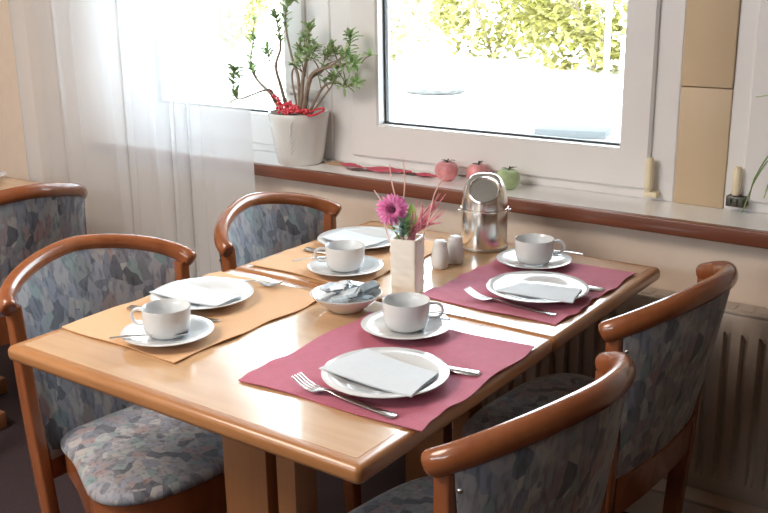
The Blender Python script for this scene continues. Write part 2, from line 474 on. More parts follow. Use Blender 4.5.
# radiator
def radiator():
    X0, X1 = .05, 1.72; z0, z1 = .16, .626; y = 1.235
    t = thing('radiator', 'cream ribbed panel radiator on the wall under the sill', 'radiator', ((X0 + X1) / 2, 1.27, 0))
    ox, oy = -(X0 + X1) / 2, -1.27
    bm = bmesh.new(); n = int((X1 - X0 - .06) / .04); prof = [(X0, 0.004), (X0 + .02, 0.0)]
    for k in range(n):
        a = X0 + .03 + k * .04
        prof += [(a, 0), (a + .004, .016), (a + .014, .016), (a + .018, 0)]
    prof += [(X1 - .02, 0), (X1, .004)]
    zs = [(z0, .004), (z0 + .012, 0), (z0 + .045, 0), (z0 + .065, 1), (z1 - .065, 1), (z1 - .045, 0), (z1 - .01, 0), (z1, .004)]
    V = []
    for z, f in zs:
        V.append([bm.verts.new((px + ox, y + (d * f if f in (0, 1) else f) + oy, z)) for px, d in prof])
    for a, b in zip(V, V[1:]):
        for i in range(len(prof) - 1): bm.faces.new((a[i], a[i + 1], b[i + 1], b[i]))
    obj('ribbed_panel', bm, M['radiator'], t, angle=50)
    bm = bmesh.new(); box(bm, X0 + ox, X1 + ox, .031, .037, z0, z1); obj('back_panel', bm, M['radiator'], t)
    bm = bmesh.new(); box(bm, X0 + ox, X1 + ox, -.034, .036, z1, z1 + .008, .002)
    for k in range(40): box(bm, X0 + ox + .02 + k * .04, X0 + ox + .045 + k * .04, -.02, .022, z1 + .008, z1 + .0095)
    obj('top_grille', bm, M['radiator'], t)
    for s in (X0 + ox, X1 + ox - .004):
        bm = bmesh.new(); box(bm, s, s + .004, -.033, .036, z0, z1, .001); obj('side_cover', bm, M['radiator'], t)
    bm = bmesh.new(); tube(bm, [(.6, 0, 0), (.6, 0, z0 + .02)], .009, 10); tube(bm, [(.66, 0, 0), (.66, 0, z0 + .02)], .009, 10)
    obj('pipe', bm, M['radiator'], t)
radiator()

# ================================================================== TABLES
def table(label, x0, x1, y0, y1, cols, flen, OV):
    cx, cy = (x0 + x1) / 2, (y0 + y1) / 2
    t = thing('dining_table', label, 'table', (cx, cy, 0), 0, 'pale wood dining tables')
    w, d = (x1 - x0) / 2, (y1 - y0) / 2
    th = .030; e = .022; b = .011
    def L(off, z): return [(p[0], p[1], z) for p in rrect(-w - OV[0] + off, w + OV[1] - off, -d - OV[2] + off, d + OV[3] - off, max(.003, .012 - off), 5)]
    bm = bmesh.new(); stack(bm, [L(e, TZ - th), L(e, TZ)]); obj('tabletop', bm, M['top'], t, angle=30)
    loops = [L(e, TZ - .0003)]
    for k in range(7):
        a = PI / 2 * k / 6; loops.append(L(b - b * math.sin(a), TZ - .0003 - b * (1 - math.cos(a))))
    for k in range(7):
        a = PI / 2 * k / 6; loops.append(L(b - b * math.cos(a), TZ - th + b - b * math.sin(a)))
    loops.append(L(e, TZ - th))
    bm = bmesh.new(); stack(bm, loops, close=True); obj('edge_band', bm, M['edge'], t, angle=30)
    for (a0, a1, b0, b1) in cols:
        bm = bmesh.new(); box(bm, a0 - cx, a1 - cx, b0 - cy, b1 - cy, .06, TZ - th, .004); obj('column', bm, M['column'], t)
    bx = sum((c[0] + c[1]) / 2 for c in cols) / len(cols) - cx; by = sum((c[2] + c[3]) / 2 for c in cols) / len(cols) - cy
    for s in (0, 1):
        bm = bmesh.new()
        if s == 0: box(bm, bx - flen, bx + flen, by - .035, by + .035, 0, .0598, .008)
        else: box(bm, bx - .035, bx + .035, by - .2, by + .2, 0.002, .0590, .008)
        obj('foot', bm, M['column'], t)
    return t
table('pale wood table in front, edge nearest the camera', 0, .80, 0.0, .5785, [(.318, .428, .205, .245), (.452, .497, .205, .265)], .28, (.007, .007, .007, .0))
table('pale wood table standing at the window sill end', 0, .80, .5805, 1.107, [(.318, .428, .80, .84), (.452, .497, .80, .86)], .28, (.007, .007, 0, .007))
table('pale wood table behind the far left chair by curtain', -1.86, -1.06, .36, .93, [(-1.52, -1.41, .60, .64), (-1.39, -1.35, .60, .64)], .28, (0, 0, 0, 0))

# ================================================================== CHAIRS
RW, RD, RN, RZE, RZB = .224, .121, 1.607, .760, .819
def rail_pt(T, sc=1.0, dz=0, w=RW, d=RD):
    ph = T * PI / 2; S, Co = math.sin(ph), max(0, math.cos(ph))
    y = w * math.copysign(abs(S) ** (2 / RN), S) if S else 0
    c = Co ** (2 / RN)
    return Vector((-d * c, y, RZE + (RZB - RZE) * c + dz))
def rail_u(n, tmax=1.0):
    """points evenly spaced along the rail"""
    P = [rail_pt(-1 + 2 * i / 400) for i in range(401)]
    Ls = [0]
    for a, b in zip(P, P[1:]): Ls.append(Ls[-1] + (b - a).length)
    out = []; k = 0
    lo, hi = (1 - tmax) / 2 * Ls[-1], (1 + tmax) / 2 * Ls[-1]
    for i in range(n + 1):
        s = lo + (hi - lo) * i / n
        while k < 399 and Ls[k + 1] < s: k += 1
        f = (s - Ls[k]) / max(1e-9, Ls[k + 1] - Ls[k]); out.append(-1 + 2 * (k + f) / 400)
    return out
def seat_outline(grow=0.0, n=44):
    pts = []
    for i in range(n):
        a = 2 * PI * i / n
        c, s = math.cos(a), math.sin(a)
        x = .180 + (.190 + grow) * math.copysign(abs(c) ** (2 / 3.2), c)
        k = max(0, min(1, (x - .06) / .26)); k = k * k * (3 - 2 * k)
        y = (.172 + .072 * k + grow) * math.copysign(abs(s) ** (2 / (3.2 if c > 0 else 8)), s)
        pts.append((x, y))
    return pts
SB = .435   # seat line at the back
def build_chair(label):
    t = thing('dining_chair', label, 'chair', (0, 0, 0), 0, 'curved back dining chairs')
    ts = rail_u(48)
    P = [rail_pt(q) for q in ts]
    # rail with extended, rounded ends
    a = (P[0] - P[1]).normalized(); b = (P[-1] - P[-2]).normalized()
    a.z -= .1; b.z -= .1
    P = [P[0] + a * .008, P[0] + a * .006, P[0] + a * .001] + P[1:-1] + [P[-1] + b * .001, P[-1] + b * .006, P[-1] + b * .008]
    n = len(P); rs = []; ru = []
    for i in range(n):
        k = min(i, n - 1 - i); f = {0: .66, 1: .90, 2: 1.0}.get(k, 1.0)
        rs.append(.0175 * f); ru.append(.0210 * f)
    bm = bmesh.new(); tube(bm, P, rs, 16, ru); obj('back_rail', bm, M['chairwood'], t, angle=60)
    # upholstered shell
    tu = rail_u(40, .885); nv = 12
    bm = bmesh.new(); G = []
    top = [rail_pt(q) for q in tu]
    bot = []
    for q in tu:
        p = rail_pt(q, w=RW - .036, d=.012); bot.append(Vector((p.x + .002, p.y, SB - .03)))
    def pos(i, v):
        k = v
        p = top[i].lerp(bot[i], k); 
        bow = math.sin(PI * k) * .010
        return p + Vector((-bow, 0, 0))
    def nrm(i, v):
        a, b = pos(max(i - 1, 0), v), pos(min(i + 1, len(tu) - 1), v)
        d = (b - a); m = Vector((-d.y, d.x, 0)).normalized()
        return m
    O, I = [], []
    for i in range(len(tu)):
        ro, ri = [], []
        for j in range(nv + 1):
            v = j / nv; p = pos(i, v); m = nrm(i, v)
            edge = min(1, min(i, len(tu) - 1 - i) / 4)
            th_i = .010 + .016 * math.sin(PI * min(1, max(0, v))) ** .6 * edge
            ro.append(bm.verts.new(p + m * .010)); ri.append(bm.verts.new(p - m * th_i))
        O.append(ro); I.append(ri)
    k = len(tu) - 1
    for i in range(k):
        for j in range(nv):
            bm.faces.new((O[i][j], O[i + 1][j], O[i + 1][j + 1], O[i][j + 1])); bm.faces.new((I[i][j], I[i][j + 1], I[i + 1][j + 1], I[i + 1][j]))
        bm.faces.new((O[i][0], I[i][0], I[i + 1][0], O[i + 1][0])); bm.faces.new((O[i][nv], O[i + 1][nv], I[i + 1][nv], I[i][nv]))
    for j in range(nv):
        bm.faces.new((O[0][j], O[0][j + 1], I[0][j + 1], I[0][j])); bm.faces.new((O[k][j], I[k][j], I[k][j + 1], O[k][j + 1]))
    obj('backrest', bm, M['fabric'], t, angle=60)
    # wooden band below the shell
    bm = bmesh.new(); rows = []
    for (off, z) in ((.014, SB + .015), (.014, SB - .075), (-.010, SB - .075), (-.010, SB + .015)):
        rows.append([])
        for i in range(len(tu)):
            v = min(1, (top[i].z - z) / (top[i].z - (SB - .03)))
            p = pos(i, v); m = nrm(i, min(v, 1))
            arch = -.05 * (1 - math.cos(PI * (i / k - .5))) if z > SB else -.03 * (1 - math.cos(PI * (i / k - .5)))
            rows[-1].append(bm.verts.new((p.x + m.x * off, p.y + m.y * off, z + arch * 0)))
    for r in range(4):
        a, b = rows[r], rows[(r + 1) % 4]
        for i in range(k): bm.faces.new((a[i], a[i + 1], b[i + 1], b[i]))
    bm.faces.new([rows[r][0] for r in range(4)]); bm.faces.new([rows[r][k] for r in range(3, -1, -1)])
    obj('back_band', bm, M['chairwood'], t, angle=40)
    # seat
    bm = bmesh.new()
    def L(g, z): return [(x, y, z) for x, y in seat_outline(g)]
    loops = [L(-.03, .425), L(-.004, .426), L(.003, .431), L(.003, .440), L(-.004, .450), L(-.025, .459), L(-.07, .465), L(-.13, .468)]
    stack(bm, loops); obj('seat', bm, M['fabric'], t, angle=80)
    bm = bmesh.new()
    def arch(x, y): return .338 + .035 * abs(math.sin(math.atan2(y, x - .16) * 2))
    loops = [[(x, y, .427) for x, y in seat_outline(-.002)], [(x, y, arch(x, y)) for x, y in seat_outline(-.002)],
             [(x, y, arch(x, y)) for x, y in seat_outline(-.030)], [(x, y, .4265) for x, y in seat_outline(-.030)]]
    stack(bm, loops, close=True); obj('seat_frame', bm, M['chairwood'], t, angle=50)
    # legs
    for s in (-1, 1):
        bm = bmesh.new()
        yt = s * (RW - .001)
        P = [(.024, yt - s * .036, 0), (.014, yt - s * .032, .2), (.002, yt - s * .024, .42), (-.008, yt - s * .019, .60), (-.012, yt - s * .014, RZE - .004)]
        pp = smooth_path(P, 5); loops = []
        for i, p in enumerate(pp):
            f = i / (len(pp) - 1); hx = .015 + .006 * math.sin(PI * min(1, f * 1.1)); hy = .0135
            loops.append([(p.x + a, p.y + b, p.z) for a, b in rrect(-hx, hx, -hy, hy, .006, 3)])
        stack(bm, loops); lg = obj('leg', bm, M['chairwood'], t, angle=50)
        bm = bmesh.new(); lathe(bm, [(0, -.0045), (.0035, -.004), (.0055, -.001), (.0055, .002), (0, .002)], 10)
        for v in bm.verts:
            x, y, z = v.co; v.co = Vector((z - .036, x + yt - s * .014, y + RZE - .034))
        bl = obj('bolt', bm, M['steel'], lg); bl['label'] = 'small steel bolt'
    for s in (-1, 1):
        bm = bmesh.new(); pp = smooth_path([(.335, s * .19, 0), (.322, s * .184, .2), (.312, s * .18, .39)], 5); loops = []
        for i, p in enumerate(pp):
            h = .013 + .007 * i / (len(pp) - 1)
            loops.append([(p.x + a, p.y + b, p.z) for a, b in rrect(-h, h, -h, h, .005, 3)])
        stack(bm, loops); obj('leg', bm, M['chairwood'], t, angle=50)
    return t
chair0 = build_chair('curved back chair nearest on left, behind apricot mat with cup')
chair0.location = (-.140, .330, 0); chair0.rotation_euler = (0, 0, -.107)
dup(chair0, 'curved back chair beside white curtain, left of the far table', (-.106, .878, 0), .049)
dup(chair0, 'curved back chair in right foreground with its back to camera', (.915, .270, 0), 3.025)
dup(chair0, 'curved back chair at right in front of the radiator', (.894, .863, 0), 3.078)
dup(chair0, 'curved back chair at the far left table, seen from behind', (-.955, .640, 0), 2.968)

# ================================================================== TABLEWARE
def mat_bm(w, d, seed, amp, curl):
    rnd = random.Random(seed); ph = [rnd.uniform(0, 6.28) for _ in range(8)]
    def f(u, v):
        x, y = (u - .5) * w, (v - .5) * d
        ex = (abs(u - .5) * 2) ** 4; ey = (abs(v - .5) * 2) ** 6
        z = amp * .25 * (1 + math.sin(14 * x / w + ph[0] + 3 * y / d))
        z += amp * ex * (1 + math.sin(30 * y + ph[1] + 9 * math.sin(9 * y + ph[3]))) * curl
        z += amp * ey * (1 + math.sin(26 * x + ph[2])) * .6 * curl
        x += .0035 * ex * math.sin(38 * y + ph[4]); y += .003 * ey * math.sin(24 * x + ph[5])
        return Vector((x, y, .0022 + z))
    bm = bmesh.new(); sheet(bm, f, 36, 42, .0018); return bm
MZ = TZ + .0003
def placemat(label, x0, x1, y0, y1, m, seed, amp, curl, rz):
    o = obj('placemat', mat_bm(x1 - x0, y1 - y0, seed, amp, curl), M[m], angle=80)
    tag(o, label, 'placemat', 'cloth placemats', ((x0 + x1) / 2, (y0 + y1) / 2, MZ), rz)
placemat('crimson placemat nearest the front right table corner', .455, .808, .122, .508, 'red', 1, .0012, 1.2, .03)
placemat('crimson placemat on the far table by the steel canister', 0.472, .782, .638, 1.024, 'red', 2, .0012, 1.8, 0)
placemat('apricot placemat on the near table beside the left chair', 0.001, .318, .108, .536, 'orange', 3, .0010, 1.6, .0)
placemat('apricot placemat on far table beside the curtain chair', 0.018, .322, .613, 1.01, 'orange', 4, .0010, 1.6, .0)

PZ = MZ + .0036     # on a mat
def plate():
    bm = bmesh.new()
    lathe(bm, [(0, .004), (.055, .004), (.064, .0055), (.068, .008), (.085, .0125), (.1025, .0165), (.1045, .0180), (.1035, .0190), (.085, .0155), (.068, .0110), (.062, .0085), (.05, .0075), (0, .0075)], 64)
    return obj('plate', bm, M['porcelain'], angle=60)
def saucer():
    t = bmesh.new()
    lathe(t, [(0, .003), (.04, .003), (.046, .005), (.066, .011), (.0825, .0155), (.0845, .0168), (.083, .0176), (.064, .0135), (.045, .0080), (.032, .0070), (.029, .0060), (0, .0060)], 56)
    return obj('saucer', t, M['porcelain'], angle=60)
def cup(label, loc, rz):
    t = thing('coffee_cup', label, 'cup', loc, rz, 'white coffee cups')
    bm = bmesh.new()
    lathe(bm, [(0, 0.0012), (.022, 0.0012), (.030, 0), (.033, .001), (.038, .004), (.0445, .011), (.0470, .022), (.0480, .040), (.0487, .0625), (.0480, .0640), (.0465, .0630),
               (.0455, .040), (.0448, .024), (.0420, .0135), (.033, .0085), (0, .0080)], 48)
    for v in bm.verts: v.co = Vector((v.co.x * .905, v.co.y * .905, v.co.z * .86))
    obj('cup_body', bm, M['porcelain'], t, angle=60)
    bm = bmesh.new(); pts = []
    for k in range(15):
        a = math.radians(108 - 216 * k / 14)
        pts.append((.0525 + .0145 * math.cos(a), 0, .034 + .0145 * math.sin(a)))
    pts = [(.0420, 0, .0470)] + pts + [(.0415, 0, .0205)]
    tube(bm, pts, [.0042] * len(pts), 10, [.0030] * len(pts)); obj('handle', bm, M['porcelain'], t, angle=60)
    return t

p0 = tag(plate(), 'white round plate at the front right setting by the fork', 'plate', 'white side plates', (.669, .244, PZ))
dup(p0, 'white round plate on the far crimson mat', (.669, .777, PZ))
dup(p0, 'white round plate behind the front left cup on apricot', (.121, .365, PZ))
dup(p0, 'white round plate at far left beside the curtain chair', (.131, .884, PZ))
s0 = tag(saucer(), 'white saucer under the foreground cup by the sugar bowl', 'saucer', 'white saucers', (.567, .452, PZ))
dup(s0, 'white saucer at the far right near the steel canister', (.566, .960, PZ))
dup(s0, 'white saucer on the apricot mat in front left with spoon', (.223, .180, PZ))
dup(s0, 'white saucer on the apricot mat left of the vase', (.242, .684, PZ))
dup(s0, 'white saucer on the far left table cut by photo edge', (-1.415, .838, TZ + .0005))
UZ = PZ + .0072
AR = math.atan2(.586, .810)
c0 = cup('white coffee cup front centre beside bowl, handle to right', (.567, .452, UZ), AR)
dup(c0, 'white coffee cup at far right beside the window wall', (.566, .960, UZ), AR)
dup(c0, 'white coffee cup front left on apricot mat, handle to left', (.223, .180, UZ), AR + PI - .15)
dup(c0, 'white coffee cup left of the vase on far apricot mat', (.242, .684, UZ), AR + PI)
dup(c0, 'white coffee cup on the far left table by photo edge', (-1.415, .838, TZ + .0077), AR + 2)

# napkins: folded paper laid over the plates
def napkin(label, quad, seed):
    cx = sum(q[0] for q in quad) / 4; cy = sum(q[1] for q in quad) / 4
    rnd = random.Random(seed); p1, p2 = rnd.uniform(0, 6), rnd.uniform(0, 6)
    Q = [Vector((q[0] - cx, q[1] - cy, 0)) for q in quad]
    t = thing('paper_napkin', label, 'napkin', (cx, cy, PZ), 0, 'folded paper napkins')
    for layer in (0, 1):
        def f(u, v):
            p = Q[0].lerp(Q[3], u).lerp(Q[1].lerp(Q[2], u), v)
            e = (abs(u - .5) * 2) ** 2
            z = .0182 + .0008 * math.sin(6 * u + p1) + .0008 * math.sin(7 * v + p2) + .0012 * e + layer * (.0013 + .0022 * v * u)
            if layer: p = p * .965 + Vector((.002, -.001, 0))
            return p + Vector((0, 0, z))
        bm = bmesh.new(); sheet(bm, f, 16, 12, .0008); obj('paper_fold', bm, M['napkin'], t, angle=80)
napkin('folded white napkin on the front right plate', [(.573, .190), (.587, .303), (.750, .280), (.762, .183)], 1)
napkin('folded white napkin on the far right plate', [(.612, .702), (.629, .777), (.756, .806), (.775, .720)], 2)
napkin('folded white napkin jutting left off the front left plate', [(.031, .303), (.020, .393), (.216, .385), (.213, .315)], 3)
napkin('folded white napkin on the plate by the curtain chair', [(.055, .826), (.058, .914), (.212, .892), (.200, .805)], 4)

# cutlery, local +x = from handle end to tip, length along x
def fork(L=.205):
    bm = bmesh.new()
    hp = [(0, 0, .003), (.03, 0, .0035), (L * .50, 0, .006), (L * .64, 0, .0095), (L * .71, 0, .0075), (L * .78, 0, .0040)]
    pp = smooth_path(hp, 4); n = len(pp)
    w = []
    for i in range(n):
        f = i / (n - 1)
        w.append(.0095 - .0055 * min(1, f / .55) if f < .7 else .0040 + .0085 * min(1, (f - .7) / .25))
    w[0] = .005
    tube(bm, pp, w, 10, [.0014] * n)
    ob = bm
    for k in range(4):
        y = (-1.5 + k) * .0065
        tube(ob, smooth_path([(L * .77, y, .0042), (L * .86, y, .0055), (L * .94, y, .0115), (L, y, .0185)], 3), [.0022] * 9 + [.0010], 6, [.0010] * 10)
    return ob
def knife(L=.215):
    bm = bmesh.new()
    tube(bm, [(0, 0, .004), (.004, 0, .004), (.04, 0, .004), (.085, 0, .004), (.09, 0, .004)], [.007, .0112, .0100, .0085, .0055], 12, [.002, .0042, .0040, .0034, .0015])
    loops = []
    for x, a, b in ((.088, -.005, .005), (.10, -.008, .006), (.16, -.010, .007), (.195, -.007, .007), (L, .003, .007)):
        loops.append([(x, a, .0035), (x, b, .0030), (x, b, .0045), (x, a, .0040)])
    stack(bm, loops); return bm
def spoon(L=.14):
    bm = bmesh.new()
    pp = smooth_path([(0, 0, .012), (.03, 0, .0125), (.07, 0, .010), (.098, 0, .006)], 4)
    n = len(pp); tube(bm, pp, [.0045 - .0028 * i / (n - 1) for i in range(n)], 8, [.0011] * n)
    V = []
    for layer, dz in ((0, .0010), (1, 0)):
        g = []
        for i in range(9):
            r = i / 8
            row = []
            for k in range(20):
                a = 2 * PI * k / 20
                row.append(bm.verts.new((.118 + .022 * r * math.cos(a), .0135 * r * math.sin(a), .003 + .0045 * r * r + dz)))
            g.append(row)
        V.append(g)
    for g in V:
        bm.faces.new(g[0])
        for a, b in zip(g, g[1:]):
            for k in range(20): bm.faces.new((a[k], a[(k + 1) % 20], b[(k + 1) % 20], b[k]))
    a, b = V[0][-1], V[1][-1]
    for k in range(20): bm.faces.new((a[k], a[(k + 1) % 20], b[(k + 1) % 20], b[k]))
    return bm
def lay(o, label, cat, group, a, b, z):
    ang = math.atan2(b[1] - a[1], b[0] - a[0])
    tag(o, label, cat, group, (a[0], a[1], z), ang); return o
f0 = lay(obj('fork', fork(), M['cutlery'], angle=60), 'steel fork in front of the front right plate', 'fork', 'steel forks', (.762, .142), (.538, .153), PZ)
f1 = dup(f0, 'steel fork lying before the far right plate', (0, 0, 0)); lay(f1, f1['label'], 'fork', 'steel forks', (.760, .680), (.545, .686), PZ)
f2 = dup(f0, 'steel fork tips showing past the front left plate', (0, 0, 0)); lay(f2, f2['label'], 'fork', 'steel forks', (.008, .480), (.196, .520), PZ - .001)
k0 = lay(obj('knife', knife(), M['cutlery'], angle=60), 'steel knife behind the front right plate, handle showing', 'knife', 'steel knives', (.785, .349), (.58, .318), PZ - .0015)
k1 = dup(k0, 'steel knife beside the far right plate, handle showing', (0, 0, 0)); lay(k1, k1['label'], 'knife', 'steel knives', (.775, .870), (.565, .862), PZ - .0015)
k2 = dup(k0, 'steel knife by the front left plate, handle on apricot mat', (0, 0, 0)); lay(k2, k2['label'], 'knife', 'steel knives', (.030, .250), (.20, .285), PZ - .0015)
k3 = dup(k0, 'steel knife behind the cup left of the vase', (0, 0, 0)); lay(k3, k3['label'], 'knife', 'steel knives', (.050, .772), (.235, .790), PZ - .0015)
SZ = PZ + .010
sp0 = lay(obj('teaspoon', spoon(), M['cutlery'], angle=60), 'teaspoon on the front left saucer, handle jutting left', 'spoon', 'steel teaspoons', (.180, .083), (.264, .188), SZ)
def sp(label, a, b):
    q = dup(sp0, label, (0, 0, 0)); lay(q, label, 'spoon', 'steel teaspoons', a, b, SZ)
sp('teaspoon on the foreground centre saucer, pointing right', (.648, .528), (.53, .514))
sp('teaspoon on the far right saucer, handle jutting right', (.652, 1.030), (.53, 1.023))
sp('teaspoon on the saucer left of the vase', (.138, .627), (.186, .752))

# sugar bowl
BX, BY = .390, .498
t = thing('dish', 'small white porcelain dish full of wrapped portions', 'bowl', (BX, BY, TZ + .0005))
bm = bmesh.new()
lathe(bm, [(0, .003), (.030, .003), (.033, 0), (.036, .001), (.040, .006), (.056, .017), (.069, .031), (.0715, .0345), (.0695, .0348), (.053, .021), (.038, .0105), (0, .0085)], 48)
obj('dish_body', bm, M['porcelain'], t, angle=60)
def packet(seed, w, d, h):
    rnd = random.Random(seed); bm = bmesh.new()
    loops = []
    for f, z in ((.97, 0), (1, .25), (1, .75), (.93, 1)):
        loops.append([(x + rnd.uniform(-.0012, .0012), y + rnd.uniform(-.0012, .0012), z * h - h / 2) for x, y in rrect(-w * f, w * f, -d * f, d * f, .0012, 1)])
    stack(bm, loops)
    for s in (-1, 1):   # crimped end fins
        box(bm, s * w - .004, s * w + .004, -d * .9, d * .9, -.0012, .0012, .0003)
    return bm
spots = [(-.040, -.012, .030, .5), (-.024, .022, .030, -.4), (-.012, -.030, .030, .2), (.014, -.006, .030, .9), (.036, -.022, .032, -.3), (.040, .016, .032, .6),
         (.006, .036, .031, .1), (-.016, .002, .044, -.2), (.022, .012, .045, .3), (-.034, .010, .043, .8), (.012, -.030, .044, -.6), (.046, -.002, .047, .5), (.002, .026, .046, -.9)]
place = ['at dish left', 'at the dish back left', 'at the dish front', 'in the dish middle', 'at the dish front right', 'at the dish right', 'at the dish back',
         'piled upper left of dish', 'piled upper right of dish', 'leaning on the dish left rim', 'piled at dish front', 'topmost at the dish right rim', 'piled at the dish back']
hue = [1, 0, 0, 2, 2, 0, 1, 1, 0, 0, 0, 2, 1]
names = {0: 'silver blue wrapped portion ', 1: 'pale wrapped portion ', 2: 'slate wrapped portion '}
protos = {}
for i, (x, y, z, a) in enumerate(spots):
    ca, sa = .81, .586
    wx, wy = BX + x * ca - y * sa, BY + x * sa + y * ca
    o = obj('sugar_packet', packet(i, .0160, .0110, .0085), M[('foil', 'foil2', 'foil3')[hue[i]]], angle=25)
    tag(o, names[hue[i]] + place[i], 'sugar packet', 'wrapped portions in the dish', (wx, wy, TZ + z))
    o.rotation_euler = (random.uniform(-.45, .45), random.uniform(-.4, .4), a + AR)

# vase with flowers
VX, VY = .428, .658
bm = bmesh.new(); S = .0275; loops = []
def vl(s, z, wob):
    out = []
    L = rrect(-s, s, -s, s, .004, 3); n = len(L)
    # subdivide sides so the facets can undulate
    for i in range(n):
        a, b = Vector(L[i]), Vector(L[(i + 1) % n]); m = 6 if (b - a).length > .02 else 1
        for k in range(m):
            p = a.lerp(b, k / m); w = 1 + wob * (.020 * math.sin(z * 260 + p.x * 160) + .016 * math.sin(z * 410 + p.y * 230 + 1))
            out.append((p.x * w, p.y * w, z))
    return out
for i in range(25): loops.append(vl(S * (1.0 + .04 * (i / 24)), (.118 * i / 24), 1 if 1 < i < 24 else 0))
loops += [vl(S * .90, .118, 0), vl(S * .86, .02, 0)]
stack(bm, loops)
tag(obj('vase', bm, M['vase'], angle=35), 'square cream ceramic vase with wavy sides holding flowers', 'vase', None, (VX, VY, TZ + .0005), math.radians(14))

def petal_ring(bm, n, r0, r1, w, tilt, off, zoff):
    for k in range(n):
        a = 2 * PI * k / n + off + random.uniform(-.06, .06); L = r1 * random.uniform(.93, 1.05)
        rows = []
        for i in range(6):
            f = i / 5; r = r0 + (L - r0) * f; ww = w * (.55 + .9 * math.sin(PI * min(f * .78 + .12, 1))) * .62
            if i == 5: ww *= .4
            z = zoff + tilt * f + .004 * math.sin(PI * f)
            row = []
            for s in (-1, 0, 1):
                row.append(bm.verts.new((r * math.cos(a) - s * ww * math.sin(a), r * math.sin(a) + s * ww * math.cos(a), z - (0.0012 if s == 0 else 0))))
            rows.append(row)
        for p, q in zip(rows, rows[1:]):
            bm.faces.new((p[0], p[1], q[1], q[0])); bm.faces.new((p[1], p[2], q[2], q[1]))
FX, FY, FZ = .409, .632, .929
t = thing('gerbera', 'magenta gerbera daisy standing in the cream vase', 'flower', (FX, FY, FZ))
head = bpy.data.objects.new('flower_head', None); link(head, t)
face = Vector((1.0, -1.35, .35)).normalized()
t.rotation_mode = 'QUATERNION'; t.rotation_quaternion = face.to_track_quat('Z', 'Y')
bpy.data.objects.remove(head)
bm = bmesh.new(); petal_ring(bm, 20, .008, .034, .0040, -.006, 0, 0); petal_ring(bm, 18, .007, .0315, .0040, -.002, .13, .0030); petal_ring(bm, 18, .006, .021, .0035, .005, .05, .0050)
obj('petals', bm, M['petal'], t, angle=180)
bm = bmesh.new(); lathe(bm, [(0, .0075), (.004, .0085), (.0065, .0070), (.0075, .0030), (0, .0010)], 20); obj('flower_disc', bm, M['disc'], t)
bm = bmesh.new()
Rinv = t.rotation_quaternion.to_matrix().inverted()
loc = Vector((FX, FY, FZ))
pts = smooth_path([Rinv @ (Vector(p) - loc) for p in [(FX - .002, FY + .003, FZ - .001), (.404, .637, .90), (.415, .648, .86), (.424, .655, .79)]], 5)
tube(bm, pts, .0025, 8); obj('stem', bm, M['greenleaf'], t)

def leaf(bm, base, d, L, w, up=Vector((0, 0, 1)), th=0.0):
    d = Vector(d).normalized(); s = d.cross(up)
    s = s.normalized() if s.length > 1e-4 else Vector((1, 0, 0)); n = s.cross(d)
    base = Vector(base)
    cs = [base] ; rows = []
    for f, ww in ((.0, .12), (.3, .8), (.6, 1), (.85, .62), (1, .08)):
        c = base + d * L * f + n * L * .10 * math.sin(PI * f)
        rows.append([bm.verts.new(c - s * w * ww * .5), bm.verts.new(c - n * (L * .03 + th)), bm.verts.new(c + s * w * ww * .5)] + ([bm.verts.new(c + n * th)] if th else []))
    m = len(rows[0])
    for p, q in zip(rows, rows[1:]):
        for k in range(m if th else m - 1):
            j = (k + 1) % m; bm.faces.new((p[k], p[j], q[j], q[k]))
    if th: bm.faces.new(rows[0][::-1]); bm.faces.new(rows[-1])
# greenery in the vase
def sprig(name, label, base, tip, n, L, w, mat):
    t = thing(name, label, 'sprig', base)
    base, tip = Vector(base), Vector(tip); d = tip - base
    bm = bmesh.new(); tube(bm, [d * .0, d * .5 + Vector((.002, 0, 0)), d], [.0018, .0015, .0008], 6); obj('stem', bm, M[mat], t)
    bm = bmesh.new()
    for k in range(n):
        f = .66 + .34 * k / (n - 1); a = k * 2.4
        leaf(bm, d * f, (math.cos(a), math.sin(a), .35 + .5 * (f > .97)), L * random.uniform(.8, 1.1), w)
    obj('foliage', bm, M[mat], t, angle=180)
sprig('leaf_sprig', 'blue green leafy sprig below the gerbera in the vase', (.426, .652, .80), (.428, .640, .905), 26, .027, .016, 'eucal')
t = thing('green_leaf', 'upright broad green leaf behind the gerbera', 'leaf', (.432, .662, .80))
bm = bmesh.new(); leaf(bm, (0, 0, .055), (.06, .0, 1), .085, .024, Vector((.6, -.75, 0))); obj('blade', bm, M['greenleaf'], t, angle=180)
bm = bmesh.new(); tube(bm, [(0, 0, 0), (0, 0, .06)], .0018, 6); obj('stem', bm, M['greenleaf'], t)
